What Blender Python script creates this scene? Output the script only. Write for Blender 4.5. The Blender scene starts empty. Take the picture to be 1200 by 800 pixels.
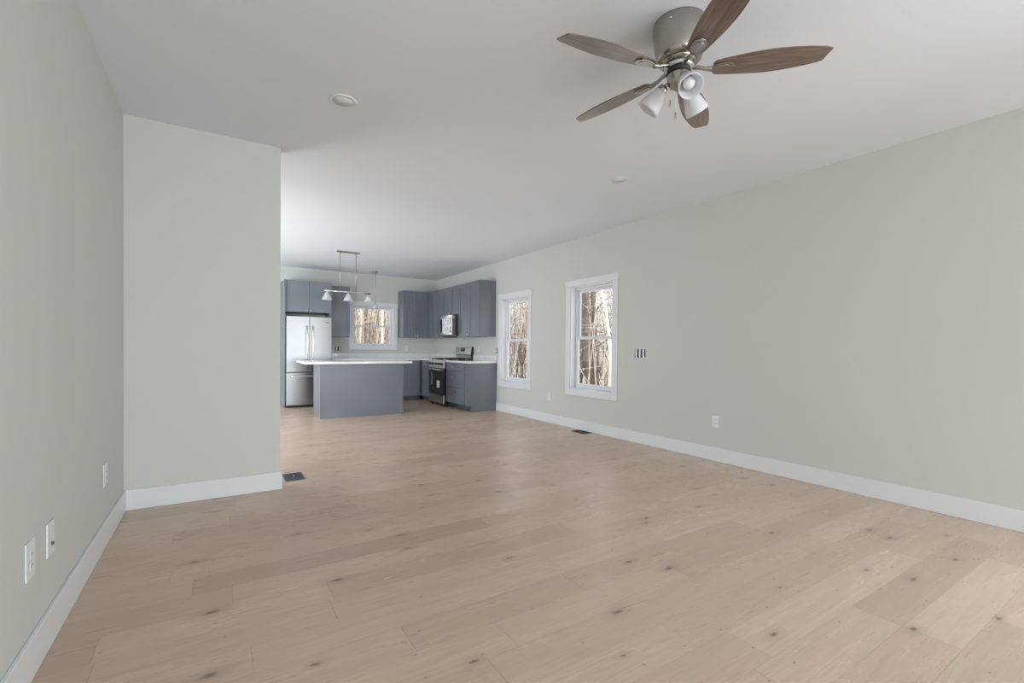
import bpy, bmesh, math, random
from mathutils import Vector, Matrix
R = math.radians
PI = math.pi
rnd = random.Random(7)
scene = bpy.context.scene
C = scene.collection

# ------------------------------------------------------------------ camera
F_PX, YAW, PIT, ROL, CAM_H, SHIFT = 542.84, .5668, -.0126, .0094, 1.1562, 14.86
f = Vector((math.sin(YAW)*math.cos(PIT), math.cos(YAW)*math.cos(PIT), math.sin(PIT)))
r = Vector((math.cos(YAW), -math.sin(YAW), 0)); u = r.cross(f)
r2 = r*math.cos(ROL)+u*math.sin(ROL); u2 = -r*math.sin(ROL)+u*math.cos(ROL)
cd = bpy.data.cameras.new('camera'); cam = bpy.data.objects.new('camera', cd); C.objects.link(cam)
m = Matrix((r2, u2, -f)).transposed().to_4x4(); m.translation = (0, 0, CAM_H)
cam.matrix_world = m
cd.sensor_fit = 'HORIZONTAL'; cd.sensor_width = 36; cd.lens = F_PX/1200*36; cd.shift_y = SHIFT/1200
cd.clip_start = .05; cd.clip_end = 300
scene.camera = cam

# ------------------------------------------------------------------ world, sun, daylight, exposure
w = bpy.data.worlds.new('sky'); scene.world = w; w.use_nodes = True
nt = w.node_tree; bg = nt.nodes['Background']
bg.inputs[0].default_value = (.94, .97, 1.0, 1); bg.inputs[1].default_value = 1.6
sd = bpy.data.lights.new('sun', 'SUN'); sd.energy = 2.7; sd.angle = R(.6); sd.color = (1, .91, .79)
sun = bpy.data.objects.new('sun', sd); C.objects.link(sun)
sun.rotation_euler = Vector((.10, 1, -.80)).to_track_quat('-Z', 'Y').to_euler()

def area(name, loc, direction, sx, sy, power, col=(1, 1, 1), spread=180):
    d = bpy.data.lights.new(name, 'AREA'); d.shape = 'RECTANGLE'; d.size = sx; d.size_y = sy
    d.energy = power; d.color = col; d.spread = R(spread)
    o = bpy.data.objects.new(name, d); C.objects.link(o); o.location = loc
    o.rotation_euler = Vector(direction).to_track_quat('-Z', 'Y').to_euler()
    return o
# daylight entering by the openings of the living room's front wall and the dining side's patio door, plus two added fills
P1, P2, P3, P5, P6 = 125, 192, 56, 134, 66
YFL = -5.5
DAY = (.80, .90, 1)
area('front_window_daylight', (.65, YFL, 1.27), (0, 1, -.45), 2.1, 2.05, P1, DAY)
area('front_window_daylight', (3.15, YFL, 1.27), (0, 1, -.45), 2.1, 2.05, P2, DAY)
area('added_side_fill', (4.0, -1.25, 1.30), (-1, .15, -.5), 2.0, 1.7, P3, DAY)  # added fill lamp brightening the left wall; no such window is known
area('patio_door_daylight', (-1.85, 7.6, 1.06), (1, 0, -.25), 2.3, 2.0, P5, DAY)
area('added_dining_fill', (-1.36, 4.62, 1.35), (0, 1, -.15), 1.15, 1.6, P6, DAY)  # fill lamp added to light the kitchen's back wall and cabinets

scene.view_settings.view_transform = 'Standard'; scene.view_settings.look = 'None'
scene.view_settings.gamma = 1; scene.view_settings.use_curve_mapping = False
scene.view_settings.exposure = -0.05

# ------------------------------------------------------------------ materials
def srgb(r_, g, b):
    c = lambda v: (v/255/12.92) if v <= 10.3 else ((v/255+.055)/1.055)**2.4
    return (c(r_), c(g), c(b), 1)
def mat(name, col, rough=.5, metal=0, spec=.5, coat=0, bump=None, **kw):
    m = bpy.data.materials.new(name); m.use_nodes = True
    n = m.node_tree.nodes; l = m.node_tree.links; b = n['Principled BSDF']
    b.inputs['Base Color'].default_value = col if len(col) == 4 else (*col, 1)
    b.inputs['Roughness'].default_value = rough; b.inputs['Metallic'].default_value = metal
    b.inputs['Specular IOR Level'].default_value = spec; b.inputs['Coat Weight'].default_value = coat
    for k, v in kw.items(): b.inputs[k.replace('_', ' ')].default_value = v
    if bump:
        sc, st, dist = bump
        g = n.new('ShaderNodeNewGeometry'); t = n.new('ShaderNodeTexNoise'); t.inputs['Scale'].default_value = sc
        t.inputs['Detail'].default_value = 3
        bp = n.new('ShaderNodeBump'); bp.inputs['Strength'].default_value = st; bp.inputs['Distance'].default_value = dist
        l.new(g.outputs['Position'], t.inputs['Vector']); l.new(t.outputs['Fac'], bp.inputs['Height'])
        l.new(bp.outputs['Normal'], b.inputs['Normal'])
    return m
M = {}
M['wall'] = mat('sage_grey_wall_paint', (.605, .605, .558), .65, spec=.3, bump=(260, .05, .001))
M['ceiling'] = mat('white_ceiling_paint', (.815, .84, .87), .8, spec=.2, bump=(220, .05, .001))
M['trim'] = mat('white_trim_paint', (.745, .745, .74), .35)
M['vinyl'] = mat('white_vinyl', (.76, .765, .78), .35)
M['plate'] = mat('white_plastic', (.76, .765, .74), .35)
M['slot'] = mat('dark_slot', (.06, .06, .06), .6)
M['black'] = mat('black_plastic', (.012, .012, .013), .35)
M['blackglass'] = mat('black_oven_glass', (.006, .006, .007), .06, coat=.5)
M['iron'] = mat('cast_iron', (.03, .027, .025), .55)
M['paper'] = mat('white_paper', (.78, .78, .78), .6)
M['snow'] = mat('snow', (.86, .88, .92), .8, bump=(3, .6, .15))
M['vent'] = mat('dark_grey_register_metal', (.075, .085, .095), .45, metal=.4)
M['vent_brown'] = mat('brown_register_metal', (.05, .042, .036), .45, metal=.4)
M['knob'] = mat('brushed_nickel_small', (.62, .61, .60), .28, metal=1)

def cabinet_mat():
    m = mat('slate_grey_cabinet_paint', (.158, .176, .208), .33, spec=.5)
    n = m.node_tree.nodes; l = m.node_tree.links; b = n['Principled BSDF']
    g = n.new('ShaderNodeNewGeometry'); t = n.new('ShaderNodeTexNoise'); t.inputs['Scale'].default_value = 2.2
    t.inputs['Detail'].default_value = 5
    cr = n.new('ShaderNodeValToRGB'); cr.color_ramp.elements[0].position = .3; cr.color_ramp.elements[1].position = .7
    cr.color_ramp.elements[0].color = (.150, .161, .180, 1); cr.color_ramp.elements[1].color = (.176, .188, .207, 1)
    l.new(g.outputs['Position'], t.inputs['Vector']); l.new(t.outputs['Fac'], cr.inputs[0]); l.new(cr.outputs[0], b.inputs['Base Color'])
    return m
M['cab'] = cabinet_mat()
M['kick'] = mat('dark_toe_kick', (.075, .085, .10), .5)

def steel(name, col, rough, sc):
    m = mat(name, col, rough, metal=1)
    n = m.node_tree.nodes; l = m.node_tree.links; b = n['Principled BSDF']
    g = n.new('ShaderNodeTexCoord'); mp = n.new('ShaderNodeMapping'); mp.inputs['Scale'].default_value = sc
    t = n.new('ShaderNodeTexNoise'); t.inputs['Scale'].default_value = 6; t.inputs['Detail'].default_value = 4
    bp = n.new('ShaderNodeBump'); bp.inputs['Strength'].default_value = .12; bp.inputs['Distance'].default_value = .0015
    mr = n.new('ShaderNodeMapRange'); mr.inputs[3].default_value = rough-.06; mr.inputs[4].default_value = rough+.08
    l.new(g.outputs['Object'], mp.inputs[0]); l.new(mp.outputs[0], t.inputs['Vector']); l.new(t.outputs['Fac'], bp.inputs['Height'])
    l.new(bp.outputs[0], b.inputs['Normal']); l.new(t.outputs['Fac'], mr.inputs[0]); l.new(mr.outputs[0], b.inputs['Roughness'])
    return m
M['steel'] = steel('brushed_stainless_steel', (.34, .335, .33), .33, (1, 1, 18))
M['steel_range'] = steel('light_stainless_steel', (.60, .60, .60), .30, (1, 1, 18))
M['nickel'] = steel('brushed_nickel', (.42, .39, .36), .24, (2, 2, 20))
M['bright'] = mat('polished_steel', (.72, .72, .72), .18, metal=1)
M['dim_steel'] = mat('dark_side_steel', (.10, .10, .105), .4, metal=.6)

def quartz():
    m = mat('white_veined_quartz', (.78, .77, .74), .15, coat=.3)
    n = m.node_tree.nodes; l = m.node_tree.links; b = n['Principled BSDF']
    g = n.new('ShaderNodeNewGeometry'); t = n.new('ShaderNodeTexNoise'); t.inputs['Scale'].default_value = 2.5
    t.inputs['Detail'].default_value = 8; t.inputs['Distortion'].default_value = 1.5
    cr = n.new('ShaderNodeValToRGB'); e = cr.color_ramp.elements
    e[0].position = .46; e[0].color = (.80, .79, .76, 1); e[1].position = .54; e[1].color = (.80, .79, .76, 1)
    x = e.new(.5); x.color = (.74, .73, .70, 1)
    l.new(g.outputs['Position'], t.inputs['Vector']); l.new(t.outputs['Fac'], cr.inputs[0]); l.new(cr.outputs[0], b.inputs['Base Color'])
    return m
M['quartz'] = quartz()

def thin_glass(name, tint=(1, 1, 1), gloss=.06, alpha_white=0.):
    m = bpy.data.materials.new(name); m.use_nodes = True; n = m.node_tree.nodes; l = m.node_tree.links; n.clear()
    out = n.new('ShaderNodeOutputMaterial'); tr = n.new('ShaderNodeBsdfTransparent'); tr.inputs[0].default_value = (*tint, 1)
    gl = n.new('ShaderNodeBsdfGlossy'); gl.inputs['Roughness'].default_value = .03
    lw = n.new('ShaderNodeLayerWeight'); lw.inputs['Blend'].default_value = .5
    pw = n.new('ShaderNodeMath'); pw.operation = 'POWER'; pw.inputs[1].default_value = 5; l.new(lw.outputs['Facing'], pw.inputs[0])
    fr = n.new('ShaderNodeMath'); fr.operation = 'MULTIPLY_ADD'; fr.inputs[1].default_value = .95; fr.inputs[2].default_value = .04; l.new(pw.outputs[0], fr.inputs[0])
    mx = n.new('ShaderNodeMixShader'); l.new(fr.outputs[0], mx.inputs[0]); l.new(tr.outputs[0], mx.inputs[1]); l.new(gl.outputs[0], mx.inputs[2])
    last = mx
    if alpha_white:
        tl = n.new('ShaderNodeBsdfDiffuse'); tl.inputs[0].default_value = (.9, .9, .9, 1)
        m2 = n.new('ShaderNodeMixShader'); m2.inputs[0].default_value = alpha_white
        l.new(mx.outputs[0], m2.inputs[1]); l.new(tl.outputs[0], m2.inputs[2]); last = m2
    l.new(last.outputs[0], out.inputs[0])
    return m
M['glass'] = thin_glass('window_glass')
M['seeded'] = thin_glass('ribbed_clear_glass', (.97, .98, .98), alpha_white=.30)
def frosted():
    m = mat('frosted_white_glass', (.90, .90, .92), .25, coat=.3)
    n = m.node_tree.nodes; l = m.node_tree.links; b = n['Principled BSDF']; out = n['Material Output']
    tl = n.new('ShaderNodeBsdfTranslucent'); tl.inputs[0].default_value = (.92, .92, .94, 1)
    mx = n.new('ShaderNodeMixShader'); mx.inputs[0].default_value = .42
    l.new(b.outputs[0], mx.inputs[1]); l.new(tl.outputs[0], mx.inputs[2]); l.new(mx.outputs[0], out.inputs[0])
    return m
M['frost'] = frosted()
M['lens'] = mat('white_light_lens', (.80, .80, .80), .3)

class NB:
    def __init__(s, m): s.n = m.node_tree.nodes; s.l = m.node_tree.links; s.b = s.n['Principled BSDF']
    def math(s, op, a, b=None, c=None, clamp=False):
        q = s.n.new('ShaderNodeMath'); q.operation = op; q.use_clamp = clamp
        for i, v in enumerate((a, b, c)):
            if v is None: continue
            if isinstance(v, (int, float)): q.inputs[i].default_value = v
            else: s.l.new(v, q.inputs[i])
        return q.outputs[0]
    def comb(s, x, y, z):
        q = s.n.new('ShaderNodeCombineXYZ')
        for i, v in enumerate((x, y, z)):
            if isinstance(v, (int, float)): q.inputs[i].default_value = v
            else: s.l.new(v, q.inputs[i])
        return q.outputs[0]
    def wn(s, vec):
        q = s.n.new('ShaderNodeTexWhiteNoise'); q.noise_dimensions = '3D'; s.l.new(vec, q.inputs['Vector']); return q.outputs['Value']
    def noise(s, vec, sc, det=4, dist=0, rough=.5):
        q = s.n.new('ShaderNodeTexNoise'); s.l.new(vec, q.inputs['Vector']); q.inputs['Scale'].default_value = sc
        q.inputs['Detail'].default_value = det; q.inputs['Distortion'].default_value = dist; q.inputs['Roughness'].default_value = rough
        return q.outputs['Fac']
    def mix(s, fac, a, b, mode='MIX'):
        q = s.n.new('ShaderNodeMix'); q.data_type = 'RGBA'; q.blend_type = mode
        for i, v in ((0, fac), (6, a), (7, b)):
            if isinstance(v, (int, float, tuple)): q.inputs[i].default_value = v
            else: s.l.new(v, q.inputs[i])
        return q.outputs[2]
    def rng(s, v, a, b, c, d):
        q = s.n.new('ShaderNodeMapRange'); s.l.new(v, q.inputs[0])
        for i, x in enumerate((a, b, c, d)): q.inputs[i+1].default_value = x
        return q.outputs[0]

def floor_mat():
    m = mat('light_oak_plank_floor', (.55, .43, .33), .36, spec=.45); k = NB(m)
    g = k.n.new('ShaderNodeNewGeometry'); sp = k.n.new('ShaderNodeSeparateXYZ'); k.l.new(g.outputs['Position'], sp.inputs[0])
    X, Y = sp.outputs[0], sp.outputs[1]
    W, L = .184, 2.3
    yr = k.math('DIVIDE', k.math('ADD', Y, 20*W-.010), W); row = k.math('FLOOR', yr); fy = k.math('FRACT', yr)
    ro = k.wn(k.comb(row, 3.7, 1.1))
    xr = k.math('ADD', k.math('DIVIDE', k.math('ADD', X, 40), L), k.math('MULTIPLY', ro, 9.3)); col = k.math('FLOOR', xr); fx = k.math('FRACT', xr)
    cut = k.rng(k.wn(k.comb(row, col, 5.5)), 0, 1, .26, .62)
    second = k.math('GREATER_THAN', fx, cut)
    pid = k.comb(row, col, second)
    a = k.wn(pid); b2 = k.wn(k.comb(col, row, k.math('ADD', second, 9.1)))
    # seams
    ex = k.math('MULTIPLY', k.math('MINIMUM', k.math('MINIMUM', fx, k.math('SUBTRACT', 1, fx)), k.math('ABSOLUTE', k.math('SUBTRACT', fx, cut))), L)
    ey = k.math('MULTIPLY', k.math('MINIMUM', fy, k.math('SUBTRACT', 1, fy)), W)
    seam = k.math('MAXIMUM', k.rng(ex, .0005, .0022, .8, 0), k.rng(ey, .0004, .0016, .55, 0))
    # grain, stretched along the board and offset per board
    gv = k.comb(k.math('ADD', X, k.math('MULTIPLY', a, 37)), k.math('ADD', k.math('MULTIPLY', Y, 9), k.math('MULTIPLY', b2, 19)), a)
    g1 = k.noise(gv, 2.2, 6, 1.2, .6)
    gv2 = k.comb(k.math('MULTIPLY', X, 2.5), k.math('MULTIPLY', Y, 90), b2)
    g2 = k.noise(gv2, 1.6, 4, .3, .6)
    base = k.mix(a, (.565, .418, .308, 1), (.660, .505, .385, 1))
    base = k.mix(k.rng(b2, .80, .97, 0, .45), base, (.450, .340, .255, 1))
    base = k.mix(k.rng(g1, .35, .72, 0, .36), base, (.42, .305, .225, 1))
    base = k.mix(k.rng(g2, .42, .70, 0, .22), base, (.36, .255, .185, 1))
    # knots
    kv = k.comb(k.math('MULTIPLY', X, 1.15), k.math('MULTIPLY', Y, 2.5), 0)
    vo = k.n.new('ShaderNodeTexVoronoi'); vo.voronoi_dimensions = '2D'; vo.inputs['Scale'].default_value = 1.7; k.l.new(kv, vo.inputs['Vector'])
    vs = k.n.new('ShaderNodeSeparateXYZ'); k.l.new(vo.outputs['Color'], vs.inputs[0])
    wob = k.noise(k.comb(X, k.math('MULTIPLY', Y, 1.6), 0), 48, 4, 1.5, .7)
    dist = k.math('ADD', vo.outputs['Distance'], k.math('MULTIPLY', k.math('SUBTRACT', wob, .5), .13))
    size = k.rng(vs.outputs[0], .35, 1, .022, .075)
    on = k.math('GREATER_THAN', vs.outputs[0], .52)
    core = k.math('MULTIPLY', on, k.math('SUBTRACT', 1, k.math('DIVIDE', dist, size), clamp=True))
    halo = k.math('MULTIPLY', on, k.math('SUBTRACT', 1, k.math('DIVIDE', dist, k.math('MULTIPLY', size, 3.2)), clamp=True))
    base = k.mix(k.rng(halo, 0, 1, 0, .45), base, (.30, .20, .14, 1))
    base = k.mix(k.rng(core, 0, .8, 0, .75), base, (.10, .068, .052, 1))
    # tiny pin knots
    vo2 = k.n.new('ShaderNodeTexVoronoi'); vo2.voronoi_dimensions = '2D'; vo2.inputs['Scale'].default_value = 3.1; k.l.new(kv, vo2.inputs['Vector'])
    vs2 = k.n.new('ShaderNodeSeparateXYZ'); k.l.new(vo2.outputs['Color'], vs2.inputs[0])
    pin = k.math('MULTIPLY', k.math('GREATER_THAN', vs2.outputs[1], .62), k.rng(vo2.outputs['Distance'], .012, .035, 1, 0))
    base = k.mix(k.math('MULTIPLY', pin, .7), base, (.16, .105, .075, 1))
    base = k.mix(k.math('MULTIPLY', seam, .55), base, (.20, .145, .11, 1))
    k.l.new(base, k.b.inputs['Base Color'])
    k.l.new(k.rng(g1, .3, .7, .25, .35), k.b.inputs['Roughness'])
    bp = k.n.new('ShaderNodeBump'); bp.inputs['Strength'].default_value = .25; bp.inputs['Distance'].default_value = .0015
    k.l.new(k.math('SUBTRACT', k.math('MULTIPLY', g2, .25), seam), bp.inputs['Height']); k.l.new(bp.outputs[0], k.b.inputs['Normal'])
    return m
M['floor'] = floor_mat()

def wood_mat():
    m = mat('weathered_walnut_blade', (.15, .10, .075), .28, coat=.6, Coat_Roughness=.18); k = NB(m)
    t = k.n.new('ShaderNodeTexCoord'); mp = k.n.new('ShaderNodeMapping'); mp.inputs['Scale'].default_value = (2, 26, 10)
    k.l.new(t.outputs['Object'], mp.inputs[0])
    a = k.noise(mp.outputs[0], 2.2, 6, .8, .65)
    cr = k.n.new('ShaderNodeValToRGB'); e = cr.color_ramp.elements
    e[0].position = .3; e[0].color = (.080, .052, .040, 1); e[1].position = .72; e[1].color = (.27, .195, .15, 1)
    k.l.new(a, cr.inputs[0]); k.l.new(cr.outputs[0], k.b.inputs['Base Color'])
    return m
M['wood'] = wood_mat()
M['edge'] = mat('dark_blade_edge', (.05, .04, .035), .5)

def bark(name, c1, c2):
    m = mat(name, c1, .9, spec=.1); k = NB(m)
    g = k.n.new('ShaderNodeNewGeometry'); mp = k.n.new('ShaderNodeMapping'); mp.inputs['Scale'].default_value = (6, 6, 1.3)
    k.l.new(g.outputs['Position'], mp.inputs[0]); a = k.noise(mp.outputs[0], 2, 5, .5, .65)
    k.l.new(k.mix(k.rng(a, .35, .65, 0, 1), (*c1, 1), (*c2, 1)), k.b.inputs['Base Color'])
    return m
M['bark'] = bark('grey_brown_bark', (.26, .215, .175), (.50, .44, .37))
M['bark_dark'] = bark('dark_bark', (.12, .095, .08), (.27, .22, .18))
M['bark_tan'] = bark('tan_bark', (.44, .37, .29), (.70, .62, .51))
M['birch'] = bark('pale_birch_bark', (.85, .82, .76), (.62, .56, .48))
M['twig'] = bark('tan_brush', (.62, .54, .44), (.88, .83, .74))
M['twig_dark'] = bark('brown_brush', (.09, .07, .055), (.28, .22, .17))
M['leaves'] = bark('dead_leaf_litter', (.42, .26, .15), (.62, .46, .32))
M['siding'] = mat('outside_wall_board', (.7, .7, .7), .7)

# ------------------------------------------------------------------ mesh helpers
class MB:
    def __init__(s): s.bm = bmesh.new(); s.mi = 0
    def box(s, x0, x1, y0, y1, z0, z1):
        if x0 > x1: x0, x1 = x1, x0
        if y0 > y1: y0, y1 = y1, y0
        if z0 > z1: z0, z1 = z1, z0
        v = [s.bm.verts.new(p) for p in ((x0,y0,z0),(x1,y0,z0),(x1,y1,z0),(x0,y1,z0),(x0,y0,z1),(x1,y0,z1),(x1,y1,z1),(x0,y1,z1))]
        for q in ((0,3,2,1),(4,5,6,7),(0,1,5,4),(1,2,6,5),(2,3,7,6),(3,0,4,7)):
            fc = s.bm.faces.new([v[i] for i in q]); fc.material_index = s.mi
        return s
    def tube(s, pts, rad, n=12, caps=True):
        pts = [Vector(p) for p in pts]; rads = rad if isinstance(rad, (list, tuple)) else [rad]*len(pts)
        rings = []; nrm = None
        for i, p in enumerate(pts):
            d = (pts[min(i+1, len(pts)-1)]-pts[max(i-1, 0)]).normalized()
            if nrm is None:
                nrm = d.orthogonal().normalized()
            nrm = (nrm - d*nrm.dot(d)).normalized(); bt = d.cross(nrm)
            rings.append([s.bm.verts.new(p+(nrm*math.cos(2*PI*k/n)+bt*math.sin(2*PI*k/n))*rads[i]) for k in range(n)])
        for a, b in zip(rings, rings[1:]):
            for k in range(n):
                fc = s.bm.faces.new((a[k], a[(k+1) % n], b[(k+1) % n], b[k])); fc.smooth = True; fc.material_index = s.mi
        if caps:
            s.bm.faces.new(rings[0][::-1]).material_index = s.mi; s.bm.faces.new(rings[-1]).material_index = s.mi
        return s
    def lathe(s, prof, n=40, o=(0, 0, 0), mtx=None, rib=0):
        # prof: list of (radius, z)
        rings = []
        for (rr, z) in prof:
            ring = []
            for k in range(n):
                q = rr*(1+(rib if k % 2 else -rib)) if rr > 0 else 1e-5
                p = Vector((q*math.cos(2*PI*k/n), q*math.sin(2*PI*k/n), z))
                if mtx: p = mtx @ p
                ring.append(s.bm.verts.new(p+Vector(o)))
            rings.append(ring)
        for a, b in zip(rings, rings[1:]):
            for k in range(n):
                fc = s.bm.faces.new((a[k], a[(k+1) % n], b[(k+1) % n], b[k])); fc.smooth = True; fc.material_index = s.mi
        return s
    def prism(s, poly, z0, z1, mtx=None):
        f_ = lambda p: (mtx @ Vector(p)) if mtx else Vector(p)
        a = [s.bm.verts.new(f_((x, y, z0))) for x, y in poly]; b = [s.bm.verts.new(f_((x, y, z1))) for x, y in poly]
        s.bm.faces.new(a[::-1]); s.bm.faces.new(b); n = len(a)
        for k in range(n): s.bm.faces.new((a[k], a[(k+1) % n], b[(k+1) % n], b[k]))
        return s
    def build(s, name, m, parent=None, bevel=0, solid=0):
        bmesh.ops.recalc_face_normals(s.bm, faces=s.bm.faces[:])
        me = bpy.data.meshes.new(name); s.bm.to_mesh(me); s.bm.free()
        for q in (m if isinstance(m, list) else [m]): me.materials.append(q)
        o = bpy.data.objects.new(name, me); C.objects.link(o)
        if parent: o.parent = parent
        if bevel:
            b = o.modifiers.new('bevel', 'BEVEL'); b.width = bevel; b.segments = 2; b.limit_method = 'ANGLE'; b.angle_limit = R(40)
        if solid:
            b = o.modifiers.new('solid', 'SOLIDIFY'); b.thickness = solid; b.offset = 0
        return o
def tag(o, label, cat, group=None):
    o['label'] = label; o['category'] = cat
    if group: o['group'] = group
    return o
def thing(name, label, cat, loc=(0, 0, 0), rz=0, group=None):
    o = bpy.data.objects.new(name, None); C.objects.link(o); o.location = loc; o.rotation_euler.z = rz; o.empty_display_size = .1
    return tag(o, label, cat, group)
def struct(o): o['kind'] = 'structure'; return o
def sroot(name, loc=(0, 0, 0), rz=0):
    o = bpy.data.objects.new(name, None); C.objects.link(o); o.location = loc; o.rotation_euler.z = rz
    return struct(o)

# ------------------------------------------------------------------ room shell
XR, XL, YS, XS, YB, H = 4.393, -.55, 4.16, .429, 10.254, 2.746
YF, XK, WT = -6.0, -2.2, .16
struct(MB().box(XK-WT, XR+WT, YF-WT, YB+WT, -.12, 0).build('floor', M['floor']))
struct(MB().box(XK-WT, XR+WT, YF-WT, YB+WT, H, H+.2).build('ceiling', M['ceiling']))

def wall_holes(name, axis, c0, c1, a0, a1, holes):
    """a wall slab from c0..c1 in its thin axis and a0..a1 along, with rectangular holes (h0,h1,z0,z1)"""
    b = MB()
    def bx(p0, p1, z0, z1):
        if p1-p0 < 1e-4 or z1-z0 < 1e-4: return
        if axis == 'x': b.box(c0, c1, p0, p1, z0, z1)
        else: b.box(p0, p1, c0, c1, z0, z1)
    prev = a0
    for (h0, h1, z0, z1) in sorted(holes):
        bx(prev, h0, 0, H); bx(h0, h1, 0, z0); bx(h0, h1, z1, H); prev = h1
    bx(prev, a1, 0, H)
    return struct(b.build(name, M['wall']))
W_NEAR = (4.435, 5.310, .570, 2.062); W_FAR = (6.400, 7.270, .555, 2.050); W_BACK = (2.470, 3.350, 1.185, 2.048)
wall_holes('wall_right', 'x', XR, XR+WT, YF-WT, YB+WT, [(-2.3, -.2, .40, 2.2), W_NEAR, W_FAR])
wall_holes('wall_back', 'y', YB, YB+WT, XK-WT, XR, [W_BACK])
wall_holes('wall_front', 'y', YF-WT, YF, XL-.12, XR, [(-.43, 1.77, .2, 2.34), (2.05, 4.25, .2, 2.34)])
struct(MB().box(XL-.12, XL, YF, YS+.12, 0, H).build('wall_left', M['wall']))
struct(MB().box(XL+.0005, XS, YS, YS+.12, 0, H).build('wall_partition', M['wall']))
wall_holes('wall_dining_front', 'y', YS, YS+.12, XK-WT, XL-.1205, [(-2.0, -.75, .50, 2.2)])
wall_holes('wall_dining_left', 'x', XK-WT, XK, YS+.12, YB, [(6.4, 8.8, 0.02, 2.08)])

struct(MB().box(XK-WT, XR+1.2, YF-WT-2.8, YF-WT-.001, 2.5, 2.62).build('added_sun_block_roof', M['trim']))  # unseen roof slab added to keep the sun out of the front windows
# baseboards
BH, BT = .142, .016
def base_board(name, boxes):
    b = MB()
    for q in boxes:
        b.box(*q, 0.0005, BH)
    return struct(b.build(name, M['trim'], bevel=.003))
base_board('baseboard_right', [(XR-BT, XR-.0005, YF, 7.418)])
base_board('baseboard_left', [(XL+.0005, XL+BT, YF, YS-BT)])
base_board('baseboard_partition', [(XL+.001, XS+BT, YS-BT, YS-.0005), (XS+.0005, XS+BT, YS-.0004, YS+.12)])
base_board('baseboard_front', [(XL+BT+.001, XR-BT-.001, YF+.0005, YF+BT)])
base_board('baseboard_back', [(XK+BT+.001, 1.053, YB-BT, YB-.0005)])
base_board('baseboard_dining', [(XK+.0005, XK+BT, YS+.121, 6.3), (XK+.0005, XK+BT, 8.9, YB-.001)])

# windows: local u along the wall (left to right as seen from inside), y outward, z up
def window(name, origin, rz, width, z0, z1, j=.014, fr=.030, st=.036):
    root = sroot(name, origin, rz)
    if True:
        cw, ct = .088, .020
        b = MB()
        b.box(-cw, 0, -ct, -.0005, z0-cw, z1); b.box(width, width+cw, -ct, -.0005, z0-cw, z1)
        b.box(0, width, -ct, -.0005, z0-cw, z0)
        b.build('window_casing', M['trim'], root, bevel=.002)
        b = MB(); b.box(-cw-.012, width+cw+.012, -ct-.006, -.0005, z1+.0005, z1+cw)
        b.build('head_casing', M['trim'], root, bevel=.002)
    b = MB(); b.box(0, j, 0, .155, z0, z1); b.box(width-j, width, 0, .155, z0, z1); b.box(j, width-j, 0, .155, z1-j, z1); b.box(j, width-j, 0, .155, z0, z0+j)
    b.build('window_jamb', M['trim'], root)
    zm = (z0+z1)/2
    b = MB(); a0, a1 = j+.0005, width-j-.0005; d0, d1 = .088, .150; q0, q1 = z0+j+.0005, z1-j-.0005
    b.box(a0, a0+fr, d0, d1, q0, q1); b.box(a1-fr, a1, d0, d1, q0, q1); b.box(a0+fr, a1-fr, d0, d1, q1-fr, q1); b.box(a0+fr, a1-fr, d0, d1, q0, q0+fr)
    b.build('window_frame', M['vinyl'], root, bevel=.002)
    def sash(nm, s0, s1, e0, e1):
        b = MB(); i0, i1 = a0+fr+.0005, a1-fr-.0005
        b.box(i0, i0+st, e0, e1, s0, s1); b.box(i1-st, i1, e0, e1, s0, s1); b.box(i0+st, i1-st, e0, e1, s1-st, s1); b.box(i0+st, i1-st, e0, e1, s0, s0+st)
        o = b.build(nm, M['vinyl'], root, bevel=.002)
        g = MB().box(i0+st-.004, i1-st+.004, (e0+e1)/2-.002, (e0+e1)/2+.002, s0+st-.004, s1-st+.004).build('pane', M['glass'], o)
        return o
    sash('upper_sash', zm-.016, q1-fr-.0005, .122, .145)
    lo = sash('lower_sash', q0+fr+.0005, zm+.018, .094, .119)
    MB().box(width/2-.03, width/2+.03, .086, .0935, zm+.004, zm+.016).build('sash_lock', M['vinyl'], lo)
    return root
window('window_1', (XR, W_NEAR[1], 0), -PI/2, W_NEAR[1]-W_NEAR[0], W_NEAR[2], W_NEAR[3])
window('window_2', (XR, W_FAR[1], 0), -PI/2, W_FAR[1]-W_FAR[0], W_FAR[2], W_FAR[3])
window('window_3', (W_BACK[0], YB, 0), 0, W_BACK[1]-W_BACK[0], W_BACK[2], W_BACK[3], .010, .014, .026)
window('window_4', (1.77, YF, 0), PI, 2.2, .2, 2.34)
window('window_5', (4.25, YF, 0), PI, 2.2, .2, 2.34)
window('added_side_window', (XR, -.2, 0), -PI/2, 2.1, .40, 2.2)  # invented window framing the added side fill
window('added_dining_window', (-.75, YS+.12, 0), PI, 1.25, .50, 2.2)  # made-up window for the added dining fill lamp
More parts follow.
